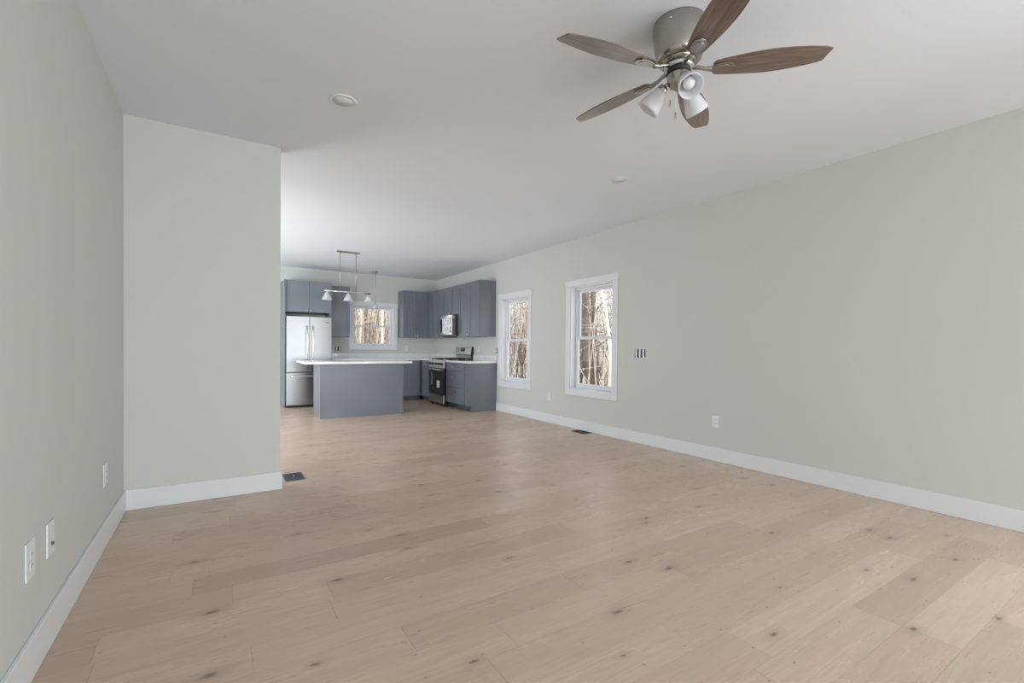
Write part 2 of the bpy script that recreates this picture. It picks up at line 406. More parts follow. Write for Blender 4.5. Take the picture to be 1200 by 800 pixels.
# patio door on the dining side
pd = sroot('door_1', (XK, 6.4, 0), PI/2)
b = MB(); b.box(.0, .06, .03, .13, .022, 2.078); b.box(2.34, 2.4, .03, .13, .022, 2.078); b.box(.06, 2.34, .03, .13, 2.02, 2.078); b.box(.06, 2.34, .03, .13, .022, .07)
b.build('door_frame', M['vinyl'], pd)
for k, (e0, x0) in enumerate(((.045, .062), (.085, 1.18))):
    b = MB(); b.box(x0, x0+.08, e0, e0+.035, .071, 2.019); b.box(x0+1.08, x0+1.16-.001, e0, e0+.035, .071, 2.019)
    b.box(x0+.08, x0+1.08, e0, e0+.035, 1.93, 2.019); b.box(x0+.08, x0+1.08, e0, e0+.035, .071, .18)
    q = b.build('door_panel', M['vinyl'], pd)
    MB().box(x0+.079, x0+1.081, e0+.015, e0+.019, .179, 1.931).build('pane', M['glass'], q)
b = MB(); b.box(-.09, 0, -.02, -.0005, .0005, 2.08); b.box(2.4, 2.49, -.02, -.0005, .0005, 2.08); b.box(-.1, 2.5, -.024, -.0005, 2.081, 2.17)
b.build('door_casing', M['trim'], pd, bevel=.002)

# ------------------------------------------------------------------ cabinets (local: x right as seen from the front, y into the cabinet, z up; front plane y=0)
def shaker(name, parent, x0, x1, z0, z1, rail=.058, knob=None, pull=None):
    b = MB(); t = .021; p = .009
    b.box(x0, x1, -t+p, 0-.0005, z0, z1)
    if z1-z0 < .17: rail = .034
    b.box(x0, x0+rail, -t, -t+p, z0, z1); b.box(x1-rail, x1, -t, -t+p, z0, z1)
    b.box(x0+rail, x1-rail, -t, -t+p, z1-rail, z1); b.box(x0+rail, x1-rail, -t, -t+p, z0, z0+rail)
    o = b.build(name, M['cab'], parent)
    if knob:
        MB().lathe([(.0, -.0), (.006, 0), (.006, .014), (.0145, .018), (.0155, .025), (.010, .030), (0, .031)], 20, (knob[0], -t, knob[1]), Matrix.Rotation(PI/2, 4, 'X')).build('knob', M['knob'], o)
    if pull:
        px, pz, pw = pull
        MB().tube([(px-pw/2, -t, pz), (px-pw/2, -t-.026, pz), (px+pw/2, -t-.026, pz), (px+pw/2, -t, pz)], .005, 10).build('handle', M['knob'], o)
    return o
def cabinet(name, label, loc, rz, w, d, z0, z1, doors, kick=False, group=None, cat='cabinet'):
    """doors: list of (kind,x0,x1,z0,z1,hardware)"""
    root = thing(name, label, cat, loc, rz, group)
    b = MB()
    if kick:
        b.box(0, w, 0, d, z0+.102, z1); b.box(0, .018, .07, d, z0+.001, z0+.102); b.box(w-.018, w, .07, d, z0+.001, z0+.102)
    else: b.box(0, w, 0, d, z0, z1)
    b.build('body', M['cab'], root)
    if kick: MB().box(.0185, w-.0185, .075, d-.001, z0+.001, z0+.1015).build('toe_kick', M['kick'], root)
    for (kd, x0, x1, a0, a1, hw) in doors:
        hk = {'knob': hw[1:]} if hw and hw[0] == 'k' else ({'pull': hw[1:]} if hw else {})
        shaker(kd, root, x0+.0035, x1-.0035, a0+.003, a1-.003, **hk)
    return root
G = .002
UP0, UP1 = 1.372, 2.408
# over-fridge cabinet
cabinet('wall_cabinet', 'wide two-door slate grey cabinet above the refrigerator', (1.078, 9.66, 0), 0, .824, .592, 1.812, 2.412,
        [('door', 0, .412, 1.815, 2.409, ('k', .385, 1.845)), ('door', .412, .824, 1.815, 2.409, ('k', .44, 1.845))])
p = thing('refrigerator_side_panel', 'tall flat cabinet panel standing left of the refrigerator', 'panel', (1.055, 9.6, 0))
MB().box(0, .0205, 0, .653, .0005, 2.412).build('panel_board', M['cab'], p)
cabinet('wall_cabinet', 'tall single-door slate grey wall cabinet right of the refrigerator', (1.904, 9.924, 0), 0, .414, .329, 1.358, 2.398,
        [('door', 0, .414, 1.36, 2.396, ('k', .385, 1.40))])
cabinet('wall_cabinet', 'two-door slate grey wall cabinet right of the kitchen window', (3.455, 9.924, 0), 0, .606, .329, UP0, UP1,
        [('door', 0, .300, UP0, UP1, ('k', .275, UP0+.04)), ('door', .300, .606, UP0, UP1, ('k', .325, UP0+.04))])
# right run uppers, front faces -x : rz=-90deg, local x -> -y, local y -> +x
RX = 4.063
def upR(label, y_hi, y_lo, z0, z1, doors): return cabinet('wall_cabinet', label, (RX, y_hi, 0), -PI/2, y_hi-y_lo-G, XR-RX-.001, z0, z1, doors)
upR('slate grey corner wall cabinet left of the microwave', 9.922, 9.100, UP0, UP1,
    [('door', .215, .52, UP0, UP1, ('k', .50, UP0+.04)), ('door', .52, .82, UP0, UP1, ('k', .545, UP0+.04))])
upR('short slate grey wall cabinet directly above the microwave', 9.098, 8.340, 1.824, UP1,
    [('door', 0, .378, 1.824, UP1, ('k', .35, 1.855)), ('door', .378, .756, 1.824, UP1, ('k', .406, 1.855))])
upR('two-door slate grey wall cabinet at the end nearest the far window', 8.338, 7.478, UP0, UP1,
    [('door', 0, .429, UP0, UP1, ('k', .40, UP0+.04)), ('door', .429, .858, UP0, UP1, ('k', .457, UP0+.04))])

# base cabinets, back run
BZ = .876
def baseB(label, x0, x1, doors): return cabinet('base_cabinet', label, (x0, 9.66, 0), 0, x1-x0-G, .592, 0, BZ, doors, kick=True)
baseB('slate grey base cabinet beside the refrigerator', 1.904, 2.48, [('drawer', 0, .574, .70, .87, ('p', .287, .785, .10)), ('door', 0, .574, .11, .695, ('k', .54, .65))])
baseB('slate grey sink base cabinet under the kitchen window', 2.48, 3.34, [('door', 0, .43, .11, .87, ('k', .40, .82)), ('door', .43, .858, .11, .87, ('k', .46, .82))])
baseB('slate grey corner base cabinet showing past the right end of the island', 3.34, 3.776, [('door', 0, .40, .11, .87, ('k', .04, .82))])
# right run
def baseR(label, y_hi, y_lo, doors): return cabinet('base_cabinet', label, (3.80, y_hi, 0), -PI/2, y_hi-y_lo-G, XR-3.80-.001, 0, BZ, doors, kick=True)
baseR('narrow slate grey base cabinet with one door left of the range', 10.25, 9.104,
      [('drawer', .63, 1.142, .70, .87, ('p', .886, .785, .11)), ('door', .63, 1.142, .11, .695, ('p', .886, .65, .11))])
baseR('wide slate grey three-drawer base cabinet right of the range', 8.336, 7.424,
      [('drawer', .01, .80, .72, .87, ('p', .34, .795, .12)), ('drawer', .01, .80, .415, .715, ('p', .34, .60, .12)), ('drawer', .01, .80, .11, .41, ('p', .34, .32, .12))])

# worktops
def worktop(name, label, boxes, splash):
    root = thing(name, label, 'countertop')
    b = MB()
    for q in boxes: b.box(*q, .878, .914)
    b.build('slab', M['quartz'], root, bevel=.003)
    b = MB()
    for q in splash: b.box(*q, .9145, 1.015)
    b.build('upstand', M['quartz'], root)
    return root
worktop('countertop', 'pale quartz corner countertop running under the kitchen window',
        [(1.902, XR-.001, 9.625, YB-.001), (3.765, XR-.001, 9.106, 9.6249)], [(1.902, XR-.022, YB-.021, YB-.001), (XR-.021, XR-.001, 9.106, YB-.001)])
worktop('countertop', 'short pale quartz countertop on the drawer cabinet right of the range',
        [(3.765, XR-.001, 7.42, 8.334)], [(XR-.021, XR-.001, 7.42, 8.334)])

# island
isl = thing('kitchen_island', 'slate grey kitchen island with a plain back panel', 'kitchen island', (1.38, 7.83, 0))
MB().box(.012, 1.348, .012, .60, .0005, .8755).build('body', M['cab'], isl)
MB().box(.014, 1.346, .004, .0115, .0005, .8755).build('back_panel', M['cab'], isl)
b = MB(); b.box(0, .0135, 0, .60, .0005, .8755); b.build('end_panel', M['cab'], isl)
b = MB(); b.box(1.3465, 1.36, 0, .60, .0005, .8755); b.build('end_panel', M['cab'], isl)
for k in range(3):
    x0 = .02+k*.44
    o = shaker('door', isl, -x0-.436, -x0, .11, .86, knob=(-x0-.40, .80)); o.rotation_euler.z = PI; o.location = (0, .60, 0)
root = thing('island_countertop', 'white quartz countertop overhanging the kitchen island', 'countertop', (1.15, 7.79, 0))
MB().box(0, 1.74, 0, .92, .877, .914).build('slab', M['quartz'], root, bevel=.004)

# ------------------------------------------------------------------ refrigerator
fr = thing('refrigerator', 'stainless steel french-door refrigerator with bottom freezer drawer', 'refrigerator', (1.084, 9.50, 0))
FW = .80
MB().box(0, FW, .075, .74, .035, 1.725).build('body', M['dim_steel'], fr, bevel=.004)
MB().box(.01, FW-.01, .09, .70, .001, .034).build('base_grille', M['black'], fr)
def door_mesh(x0, x1, z0, z1, bow=.012):
    b = MB(); n = 14; poly = []
    for k in range(n+1):
        t = k/n; xx = x0+(x1-x0)*t
        gx = (xx/FW)*2-1
        poly.append((xx, bow*(gx*gx)))
    poly += [(x1, .070), (x0, .070)]
    b.prism(poly, z0, z1)
    return b
for (nm, x0, x1, z0, z1) in (('door', .002, FW/2-.003, .672, 1.722), ('door', FW/2+.003, FW-.002, .672, 1.722), ('freezer_drawer', .002, FW-.002, .050, .660)):
    d = door_mesh(x0, x1, z0, z1).build(nm, M['steel'], fr, bevel=.004)
    if nm == 'door':
        hx = x1-.050 if x0 < .1 else x0+.050
        MB().tube([(hx, .008, 1.545), (hx, -.042, 1.53), (hx, -.055, 1.45), (hx, -.058, 1.2), (hx, -.055, .95), (hx, -.042, .87), (hx, .008, .855)], .0125, 12).build('handle', M['bright'], d)
        if x0 > .1:
            MB().box(x1-.115, x1-.055, .0005, .0095, 1.612, 1.626).build('badge', M['slot'], d)
    else:
        MB().tube([(.07, .008, .592), (.08, -.042, .592), (.14, -.055, .592), (.4, -.06, .592), (.66, -.055, .592), (.72, -.042, .592), (.73, .008, .592)], .0125, 12).build('handle', M['bright'], d)
for x in (.05, FW-.11): MB().box(x, x+.06, .03, .12, 1.7255, 1.74).build('hinge_cover', M['black'], fr)

# ------------------------------------------------------------------ range (front faces -x)
rg = thing('range', 'stainless steel freestanding gas range with black glass oven door', 'range', (3.735, 9.098, 0), -PI/2)
RW = .756
MB().box(0, RW, .028, .645, .015, .905).build('body', M['black'], rg)
MB().box(.002, RW-.002, 0, .028, .052, .215).build('storage_drawer', M['steel_range'], rg, bevel=.004)
od = MB().box(.002, RW-.002, -.004, .027, .222, .742).build('oven_door', M['blackglass'], rg, bevel=.004)
MB().box(.002, RW-.002, -.0065, -.0045, .700, .742).build('door_trim', M['steel'], od)
hd = MB(); hd.tube([(.035, -.055, .718), (RW-.035, -.055, .718)], .013, 14); hd.tube([(.06, -.006, .718), (.06, -.055, .718)], .009, 10); hd.tube([(RW-.06, -.006, .718), (RW-.06, -.055, .718)], .009, 10)
hd.build('handle', M['bright'], od)
MB().box(.43, .56, -.0065, -.0045, .36, .50).build('sticker', M['paper'], od)
MB().box(.15, .19, -.0065, -.0045, .40, .66).build('sticker', mat('grey_film_strip', (.30, .30, .31), .3), od)
cp = MB(); cp.prism([(-.012, .752), (.06, .752), (.06, .908), (.018, .908)], .001, RW-.001, Matrix(((0, 0, 1, 0), (1, 0, 0, 0), (0, 1, 0, 0), (0, 0, 0, 1))))
cp = cp.build('control_panel', M['steel_range'], rg, bevel=.002)
tilt = Matrix.Rotation(PI/2-R(10), 4, 'X')
for x in (.09, .225, .378, .53, .665):
    MB().lathe([(0, -.002), (.026, -.002), (.026, .006), (.020, .010), (.019, .032), (.014, .036), (0, .036)], 20, (x, .002, .832), tilt).build('knob', M['black'], cp)
MB().box(.003, RW-.003, .062, .60, .9055, .917).build('cooktop', M['blackglass'], rg)
for cx_ in (.13, .378, .625):
    b = MB()
    for dx in (-.11, 0, .11): b.box(cx_+dx-.006, cx_+dx+.006, .07, .58, .932, .945)
    for dy in (.075, .20, .325, .45, .57): b.box(cx_-.116, cx_+.116, dy-.006, dy+.006, .931, .944)
    for dx in (-.11, .11):
        for dy in (.076, .574): b.box(cx_+dx-.006, cx_+dx+.006, dy-.006, dy+.006, .9172, .932)
    b.build('burner_grate', M['iron'], rg)
for cx_, cy_ in ((.13, .2), (.13, .45), (.378, .325), (.625, .2), (.625, .45)):
    MB().lathe([(0, .9172), (.045, .9172), (.045, .924), (.03, .929), (0, .930)], 20, (cx_, cy_, 0)).build('burner', M['iron'], rg)
bgd = MB(); bgd.prism([(.602, .906), (.648, .906), (.648, 1.165), (.632, 1.178), (.612, 1.172), (.590, 1.02), (.602, 1.0)], .02, RW-.002, Matrix(((0, 0, 1, 0), (1, 0, 0, 0), (0, 1, 0, 0), (0, 0, 0, 1))))
bgd = bgd.build('backguard', M['steel_range'], rg, bevel=.003)
b = MB(); b.prism([(.596, .906), (.649, .906), (.649, 1.17), (.63, 1.183), (.606, 1.176), (.584, 1.02)], RW-.0015, RW+.0, Matrix(((0, 0, 1, 0), (1, 0, 0, 0), (0, 1, 0, 0), (0, 0, 0, 1)))); b.build('end_cap', M['black'], bgd)
tb = Matrix(((0, 0, 1, 0), (1, 0, 0, 0), (0, 1, 0, 0), (0, 0, 0, 1)))
MB().prism([(.5975, 1.082), (.6015, 1.082), (.6105, 1.148), (.6065, 1.148)], .27, .46, tb).build('display', M['blackglass'], bgd)
MB().prism([(.5905, 1.045), (.5945, 1.045), (.5965, 1.062), (.5925, 1.062)], .06, .70, tb).build('vent_trim', M['bright'], bgd)
for x in (.03, RW-.09):
    for y in (.05, .58): MB().box(x, x+.05, y, y+.04, .0005, .0148).build('foot', M['black'], rg)

# ------------------------------------------------------------------ microwave
def film_with_reflection():  # pale patterned film colour with a bright reflection painted in
    m = mat('white_film_painted_reflection', (.74, .745, .75), .3); k = NB(m)
    t = k.n.new('ShaderNodeTexCoord'); mp = k.n.new('ShaderNodeMapping'); mp.inputs['Scale'].default_value = (22, 1, 38)
    k.l.new(t.outputs['Object'], mp.inputs[0]); a = k.noise(mp.outputs[0], 1.0, 2, .4)
    k.l.new(k.mix(k.rng(a, .50, .56, 0, .8), (.86, .865, .87, 1), (.30, .30, .31, 1)), k.b.inputs['Base Color'])
    return m
mw = thing('microwave', 'stainless over-the-range microwave with black control strip and white film and painted reflection on its door', 'microwave', (3.975, 9.094, 0), -PI/2)
MB().box(0, .75, .03, XR-3.975-.003, 1.418, 1.8215).build('body', M['dim_steel'], mw)
MB().box(0, .75, .0, .36, 1.400, 1.4175).build('underside_vent', M['black'], mw)
md = MB().box(.002, .60, 0, .0295, 1.42, 1.8205).build('door', M['bright'], mw, bevel=.003)
MB().box(.015, .53, -.003, -.0005, 1.475, 1.745).build('door_glass', M['blackglass'], md)
MB().box(.13, .56, -.0045, -.0032, 1.455, 1.76).build('film', film_with_reflection(), md)  # film sheet also stands in for the bright reflection on the glass
MB().tube([(.575, .0, 1.77), (.575, -.035, 1.76), (.575, -.035, 1.48), (.575, .0, 1.47)], .009, 10).build('handle', M['bright'], md)
cpn = MB().box(.603, .748, 0, .0295, 1.42, 1.8205).build('control_strip', M['black'], mw, bevel=.003)
MB().box(.62, .73, -.002, -.0005, 1.75, 1.79).build('display', M['blackglass'], cpn)

# ------------------------------------------------------------------ plates, switches, vents
def plate(name, label, loc, rz, w=.074, h=.118, kind='outlet', cat='outlet', group=None):
    """local: x right, y into wall (front at -y)"""
    root = thing(name, label, cat, loc, rz, group)
    MB().box(-w/2, w/2, -.006, -.0006, -h/2, h/2).build('cover_plate', M['plate'], root, bevel=.002)
    if kind == 'outlet':
        for s in (-1, 1):
            o = MB().box(-.017, .017, -.0085, -.0062, s*.020-.0145, s*.020+.0145).build('socket', M['plate'], root, bevel=.001)
            b = MB(); b.box(-.008, -.006, -.0092, -.0086, s*.020-.004, s*.020+.005); b.box(.006, .008, -.0092, -.0086, s*.020-.003, s*.020+.004)
            b.build('slot', M['slot'], o)
    elif kind == 'coax':
        MB().lathe([(.0, -.001), (.0065, -.001), (.0065, .006), (.0, .006)], 12, (0.005, -.006, -.022), Matrix.Rotation(PI/2, 4, 'X')).build('connector', M['slot'], root)
    elif kind == 'switch':
        MB().box(-.017, .017, -.0095, -.0062, -.033, .033).build('rocker', M['plate'], root, bevel=.001)
    return root
plate('wall_outlet', 'oversized white outlet on the left wall, nearest of three', (XL, 2.24, .408), PI/2, .092, .132)
plate('cable_jack_plate', 'white cable jack plate with one dark connector on the left wall', (XL, 2.472, .402), PI/2, .088, .130, 'coax', 'wall plate')
plate('wall_outlet', 'white outlet on the left wall near the partition corner', (XL, 3.52, .403), PI/2, .09, .130)
plate('wall_outlet', 'white outlet low on the right wall, right of the near window', (XR, 2.930, .412), -PI/2)
plate('wall_outlet', 'white outlet low on the right wall between the two windows', (XR, 5.80, .402), -PI/2)
plate('wall_outlet', 'white outlet on the back wall above the corner countertop', (3.652, YB, 1.13), 0)
plate('wall_outlet', 'white outlet on the right kitchen wall right of the range', (XR, 8.15, 1.13), -PI/2)
def open_box(name, label, loc, rz, n, w, h, cat='switch box', pale=True):
    root = thing(name, label, cat, loc, rz)
    MB().box(-w/2, w/2, -.003, -.0006, -h/2, h/2).build('box_opening', M['slot'], root)
    g = w/n
    for k in range(n):
        x = -w/2+g*(k+.5)
        o = MB().box(x-g*.20, x+g*.20, -.012, -.0032, -h*.30, h*.30).build('switch_body', M['plate'] if pale else M['steel'], root, bevel=.002)
        b = MB(); b.box(x-.004, x+.004, -.016, -.0122, -.010, .008); b.build('toggle', M['plate'], o)
        for s_ in (-1, 1): MB().box(x-g*.16, x+g*.16, -.006, -.0032, s_*h*.34, s_*h*.46).build('strap', M['knob'], root)
    return root
open_box('uncovered_switch_box', 'uncovered three-gang switch box on the right wall beside the near window', (XR, 3.964, 1.108), -PI/2, 3, .168, .100)
open_box('uncovered_switch_box', 'uncovered two-gang box on the back wall beside the refrigerator', (2.160, YB, 1.11), 0, 2, .118, .095)
open_box('uncovered_switch_box', 'uncovered single switch box between the wall cabinets and far window', (XR, 7.440, 1.108), -PI/2, 1, .062, .092)

def floor_vent(label, x0, x1, y0, y1, m):
    root = thing('floor_register', label, 'floor vent', ((x0+x1)/2, (y0+y1)/2, 0))
    w_, l_ = (x1-x0)/2, (y1-y0)/2
    b = MB(); t = .014
    b.box(-w_, w_, -l_, -l_+t, .0006, .006); b.box(-w_, w_, l_-t, l_, .0006, .006); b.box(-w_, -w_+t, -l_+t, l_-t, .0006, .006); b.box(w_-t, w_, -l_+t, l_-t, .0006, .006)
    b.build('rim', m, root)
    MB().box(-w_+t, w_-t, -l_+t, l_-t, .0006, .0015).build('well', M['black'], root)
    b = MB(); n = 12
    for k in range(n):
        y = -l_+t+(2*l_-2*t)*(k+.5)/n
        b.box(-w_+t, w_-t, y-.0042, y+.0042, .0016, .005)
    b.build('louvre_grille', m, root)
    MB().box(-.004, .004, -.012, .012, .0052, .012).build('damper_lever', M['knob'], root)
floor_vent('dark grey metal floor register beside the partition end', .492, .650, 4.357, 4.602, M['vent'])
floor_vent('dark brown floor register by the right wall baseboard', 4.205, 4.355, 4.775, 5.045, M['vent_brown'])

# ------------------------------------------------------------------ recessed lights
def wafer(label, x, y, group=None):
    root = thing('recessed_ceiling_light', label, 'ceiling light', (x, y, H), 0, group)
    MB().lathe([(.066, -.0060), (.068, -.0075), (.080, -.0065), (.0865, -.003), (.087, -.0006), (.06, -.0006)], 48).build('trim_ring', M['lens'], root)
    MB().lathe([(0, -.0058), (.0655, -.0058), (.0655, -.001), (0, -.001)], 48).build('lens', M['lens'], root)
    return root
wafer('flat round ceiling light nearest the partition wall', .685, 3.14)
wafer('flat round ceiling light between the fan and the right wall', 3.178, 3.15)
wafer('flat round ceiling light above the range end of the kitchen', 3.43, 7.90)
wafer('flat round ceiling light near the back corner of the kitchen', 3.455, 9.53)
wafer('flat round ceiling light seen between the chandelier rods', 2.17, 9.57)

# ------------------------------------------------------------------ ceiling fan
FX, FY, FZ = 1.905, 1.497, 2.518
fan = thing('ceiling_fan', 'five-blade brushed nickel hugger ceiling fan with dark wood blades', 'ceiling fan', (FX, FY, H))
z = lambda a: a-H
MB().lathe([(0, z(2.7455)), (.122, z(2.7455)), (.124, z(2.735)), (.124, z(2.70)), (.122, z(2.68)), (.117, z(2.63)), (.109, z(2.590)), (.104, z(2.574)), (.096, z(2.566)), (0, z(2.566))], 64).build('motor_housing', M['nickel'], fan)
for k in range(4):
    a = R(20+90*k)
    MB().lathe([(0, 0), (.006, 0), (.006, .003), (0, .004)], 12, (.123*math.cos(a), .123*math.sin(a), z(2.712)), Matrix.Rotation(a, 4, 'Z') @ Matrix.Rotation(PI/2, 4, 'Y')).build('screw', M['bright'], fan)
MB().lathe([(0, z(2.5655)), (.083, z(2.5655)), (.080, z(2.556)), (.070, z(2.551)), (0, z(2.551))], 48).build('flywheel', M['nickel'], fan)
MB().lathe([(0, z(2.5475)), (.066, z(2.5475)), (.070, z(2.540)), (.070, z(2.530)), (.062, z(2.524)), (0, z(2.524))], 48).build('blade_hub', M['bright'], fan)
MB().lathe([(0, z(2.5235)), (.056, z(2.5235)), (.058, z(2.508)), (0, z(2.508))], 48).build('dark_hub_gap', M['iron'], fan)  # dark disc stands in for the black gap above the switch housing
MB().lathe([(0, z(2.5075)), (.052, z(2.5075)), (.054, z(2.495)), (.052, z(2.470)), (.044, z(2.448)), (.028, z(2.438)), (.012, z(2.434)), (.010, z(2.424)), (0, z(2.422))], 48).build('switch_housing', M['nickel'], fan)
# blade outline in local x (outwards) / y (+y = counter-clockwise side)
R0, R1 = .165, .650
top, bot = [], []
N = 26
for k in range(N+1):
    t = k/N; x = R0+(R1-R0)*t
    wd = .042+.026*math.sin(min(1, t*1.9)*PI/2)
    if t > .5: wd = .068-.030*((t-.5)/.5)**1.8
    top.append((x, wd)); bot.append((x, -wd))
poly = [(R0-.006, -.030)] + [(x+(.0 if k < N else 0), y) for k, (x, y) in enumerate(bot)] + [(R1+.020, -.018)] + top[::-1] + [(R0-.006, .030)]
# slanted tip
poly = [(R0-.010, -.026)] + bot[:-1] + [(R1+.008, -.030), (R1-.014, .036)] + [p for p in top[::-1] if p[0] < R1-.02] + [(R0-.010, .026)]
blade_mesh = None
for k in range(5):
    az = R(170-72*k)
    e = Matrix.Rotation(az, 4, 'Z')
    pit = Matrix.Rotation(R(-11), 4, 'X')   # counter-clockwise edge low
    arm = MB()
    o_arm = None
    # blade
    zb = z(FZ)
    bl = MB(); bl.prism(poly, -.003, .003)
    ob = bl.build('blade', M['wood'], fan, bevel=.0012)
    ob.matrix_local = Matrix.Translation((0, 0, zb)) @ e @ pit
    # bracket: flat arm and shield plate under the blade
    br = MB()
    pl_ = [(.150, -.014), (.168, -.026), (.205, -.033), (.236, -.028), (.252, -.010), (.252, .010), (.236, .028), (.205, .033), (.168, .026), (.150, .014)]
    br.prism(pl_, -.0095, -.0035)
    br.prism([(.162, -.016), (.20, -.022), (.228, -.016), (.236, 0), (.228, .016), (.20, .022), (.162, .016)], -.0125, -.0095)
    br.tube([(.150, 0, -.006), (.120, 0, -.002), (.095, 0, .008), (.066, 0, .014)], [.013, .009, .009, .011], 12)
    oa = br.build('blade_bracket', M['nickel'], fan, bevel=.001)
    oa.matrix_local = Matrix.Translation((0, 0, zb)) @ e @ pit
# light kit
for k in range(3):
    az = R(240-120*k)
    e = Matrix.Translation((0, 0, z(2.462))) @ Matrix.Rotation(az, 4, 'Z')
    tl = R(50)
    # shade axis from neck outward and down; local lathe z along the axis
    A = Matrix.Translation((.070, 0, -.006)) @ Matrix.Rotation(PI/2+tl, 4, 'Y')
    fit = MB(); fit.tube([(.040, 0, .004), (.058, 0, .004), (.068, 0, -.004)], .010, 12)
    fit.lathe([(0, -.004), (.022, -.004), (.026, .006), (.027, .024), (.024, .026), (0, .026)], 28, (0, 0, 0), A)
    of = fit.build('lamp_fitter', M['nickel'], fan); of.matrix_local = e
    sh = MB(); sh.lathe([(.0275, .018), (.031, .030), (.038, .050), (.046, .078), (.0525, .105), (.0550, .122)], 40, (0, 0, 0), A)
    os_ = sh.build('lamp_shade', M['frost'], fan, solid=.003); os_.matrix_local = e
    bb = MB(); bb.lathe([(0, .027), (.012, .027), (.014, .045), (.024, .066), (.0275, .082), (.022, .098), (.010, .106), (0, .108)], 24, (0, 0, 0), A)
    ob = bb.build('bulb', M['lens'], fan); ob.matrix_local = e
for (dx, dy, zt) in ((-.046, .012, 2.335), (-.008, .010, 2.285)):
    c = MB(); c.tube([(dx*.75, dy, z(2.452)), (dx, dy, z(2.44)), (dx, dy, z(zt+.035))], .0013, 8)
    oc = c.build('pull_chain', M['knob'], fan)
    f_ = MB(); f_.tube([(dx, dy, z(zt+.037)), (dx, dy, z(zt+.03)), (dx, dy, z(zt+.004)), (dx, dy, z(zt))], [.002, .0038, .0038, .002], 10); f_.build('chain_fob', M['nickel'], oc)

# ------------------------------------------------------------------ island chandelier
ch = thing('island_chandelier', 'linear nickel chandelier with three cone glass shades over the island', 'chandelier', (1.85, 8.03, H))
MB().box(-.185, .185, -.03, .03, -.022, -.0006).build('canopy', M['nickel'], ch, bevel=.004)
for x in (-.135, .125):
    b = MB(); b.tube([(x, 0, -.022), (x, 0, -.668)], .0055, 10); b.tube([(x, 0, -.30), (x, 0, -.325)], .009, 10); b.tube([(x, 0, -.0225), (x, 0, -.04)], .010, 10)
    b.build('rod', M['nickel'], ch)
MB().tube([(-.375, 0, -.675), (.375, 0, -.675)], .010, 14).build('crossbar', M['bright'], ch)
for x in (-.335, .0, .335):
    so = MB().tube([(x, 0, -.684), (x, 0, -.70), (x, 0, -.735)], [.010, .018, .018], 16).build('lamp_socket', M['nickel'], ch)
    sh = MB(); sh.lathe([(.020, -.700), (.026, -.712), (.082, -.825)], 48, (x, 0, 0), rib=.012); sh.build('glass_shade', M['seeded'], ch, solid=.0025)
    bb = MB(); bb.lathe([(0, -.7355), (.010, -.7355), (.014, -.75), (.021, -.772), (.016, -.79), (0, -.796)], 18, (x, 0, 0)); bb.build('bulb', M['lens'], ch)
# sink pendant
pn = thing('pendant_lamp', 'small pendant lamp hanging in front of the kitchen window', 'pendant lamp', (2.80, 9.80, H))
MB().lathe([(0, -.0006), (.062, -.0006), (.062, -.018), (.050, -.024), (0, -.024)], 32).build('canopy', M['nickel'], pn)
MB().tube([(0, 0, -.024), (0, 0, -.66)], .004, 8).build('rod', M['nickel'], pn)
MB().tube([(0, 0, -.655), (0, 0, -.665), (0, 0, -.70)], [.008, .018, .018], 14).build('lamp_socket', M['nickel'], pn)
MB().lathe([(.020, -.665), (.026, -.678), (.075, -.78)], 40, rib=.012).build('glass_shade', M['seeded'], pn, solid=.0025)

# ------------------------------------------------------------------ outdoors
GZ = -.45
g = MB().box(-40, 90, -40, 110, GZ-.3, GZ).build('snowy_ground', M['snow']); struct(g)
# house skirting under the floor so the shell stands on the ground
struct(MB().box(XK-WT, XR+WT, YF-WT, YB+WT, GZ+.001, -.1205).build('trim_1', M['siding']))

def tree_mesh(seed, h, r0, lean=0, mats=None, nb=22, bend=.25):
    rr = random.Random(seed); b = MB()
    n = 9; pts = []; rad = []
    la = rr.random()*2*PI
    wx, wy = rr.uniform(-bend, bend), rr.uniform(-bend, bend)
    for k in range(n+1):
        t = k/n
        pts.append(Vector((lean*t*t*h*math.cos(la)+wx*math.sin(t*5), lean*t*t*h*math.sin(la)+wy*math.sin(t*4+1)-wy*math.sin(1), t*h)))
        rad.append(r0*(1.15 if k == 0 else 1)*(1-.75*t))
    b.tube(pts, rad, 9)
    for k in range(nb):
        t = rr.uniform(.08, .95); i = min(int(t*n), n-1); p = pts[i].lerp(pts[i+1], t*n-i)
        a = rr.random()*2*PI; L = rr.uniform(.5, 2.2)*(1.1-.5*t); up = rr.uniform(.15, .9)
        q1 = p+Vector((math.cos(a)*L*.45, math.sin(a)*L*.45, up*L*.4)); q2 = p+Vector((math.cos(a+.3)*L, math.sin(a+.3)*L, up*L*.9))
        rb = r0*.16*(1-.5*t)+.006
        b.tube([p, q1, q2], [rb, rb*.7, rb*.3], 5)
        for j in range(3):
            s0 = q1.lerp(q2, rr.random()); a2 = a+rr.uniform(-1.2, 1.2); l2 = L*rr.uniform(.3, .7)
            b.tube([s0, s0+Vector((math.cos(a2)*l2, math.sin(a2)*l2, rr.uniform(-.2, .6)*l2))], [rb*.4, rb*.15], 4)
    return b
def tree(seed, h, r0, m, name='bare_tree', **k):
    o = tree_mesh(seed, h, r0, **k).build(name, m); return o
protos = [tree(1, 12, .095, M['bark']), tree(2, 13, .07, M['bark_tan']), tree(3, 11, .05, M['bark_tan']), tree(4, 14, .12, M['bark_dark']),
          tree(5, 10, .036, M['bark'], nb=26), tree(6, 9, .03, M['bark_tan'], nb=28, lean=.08), tree(7, 12, .065, M['bark_dark']), tree(8, 11, .045, M['birch'])]
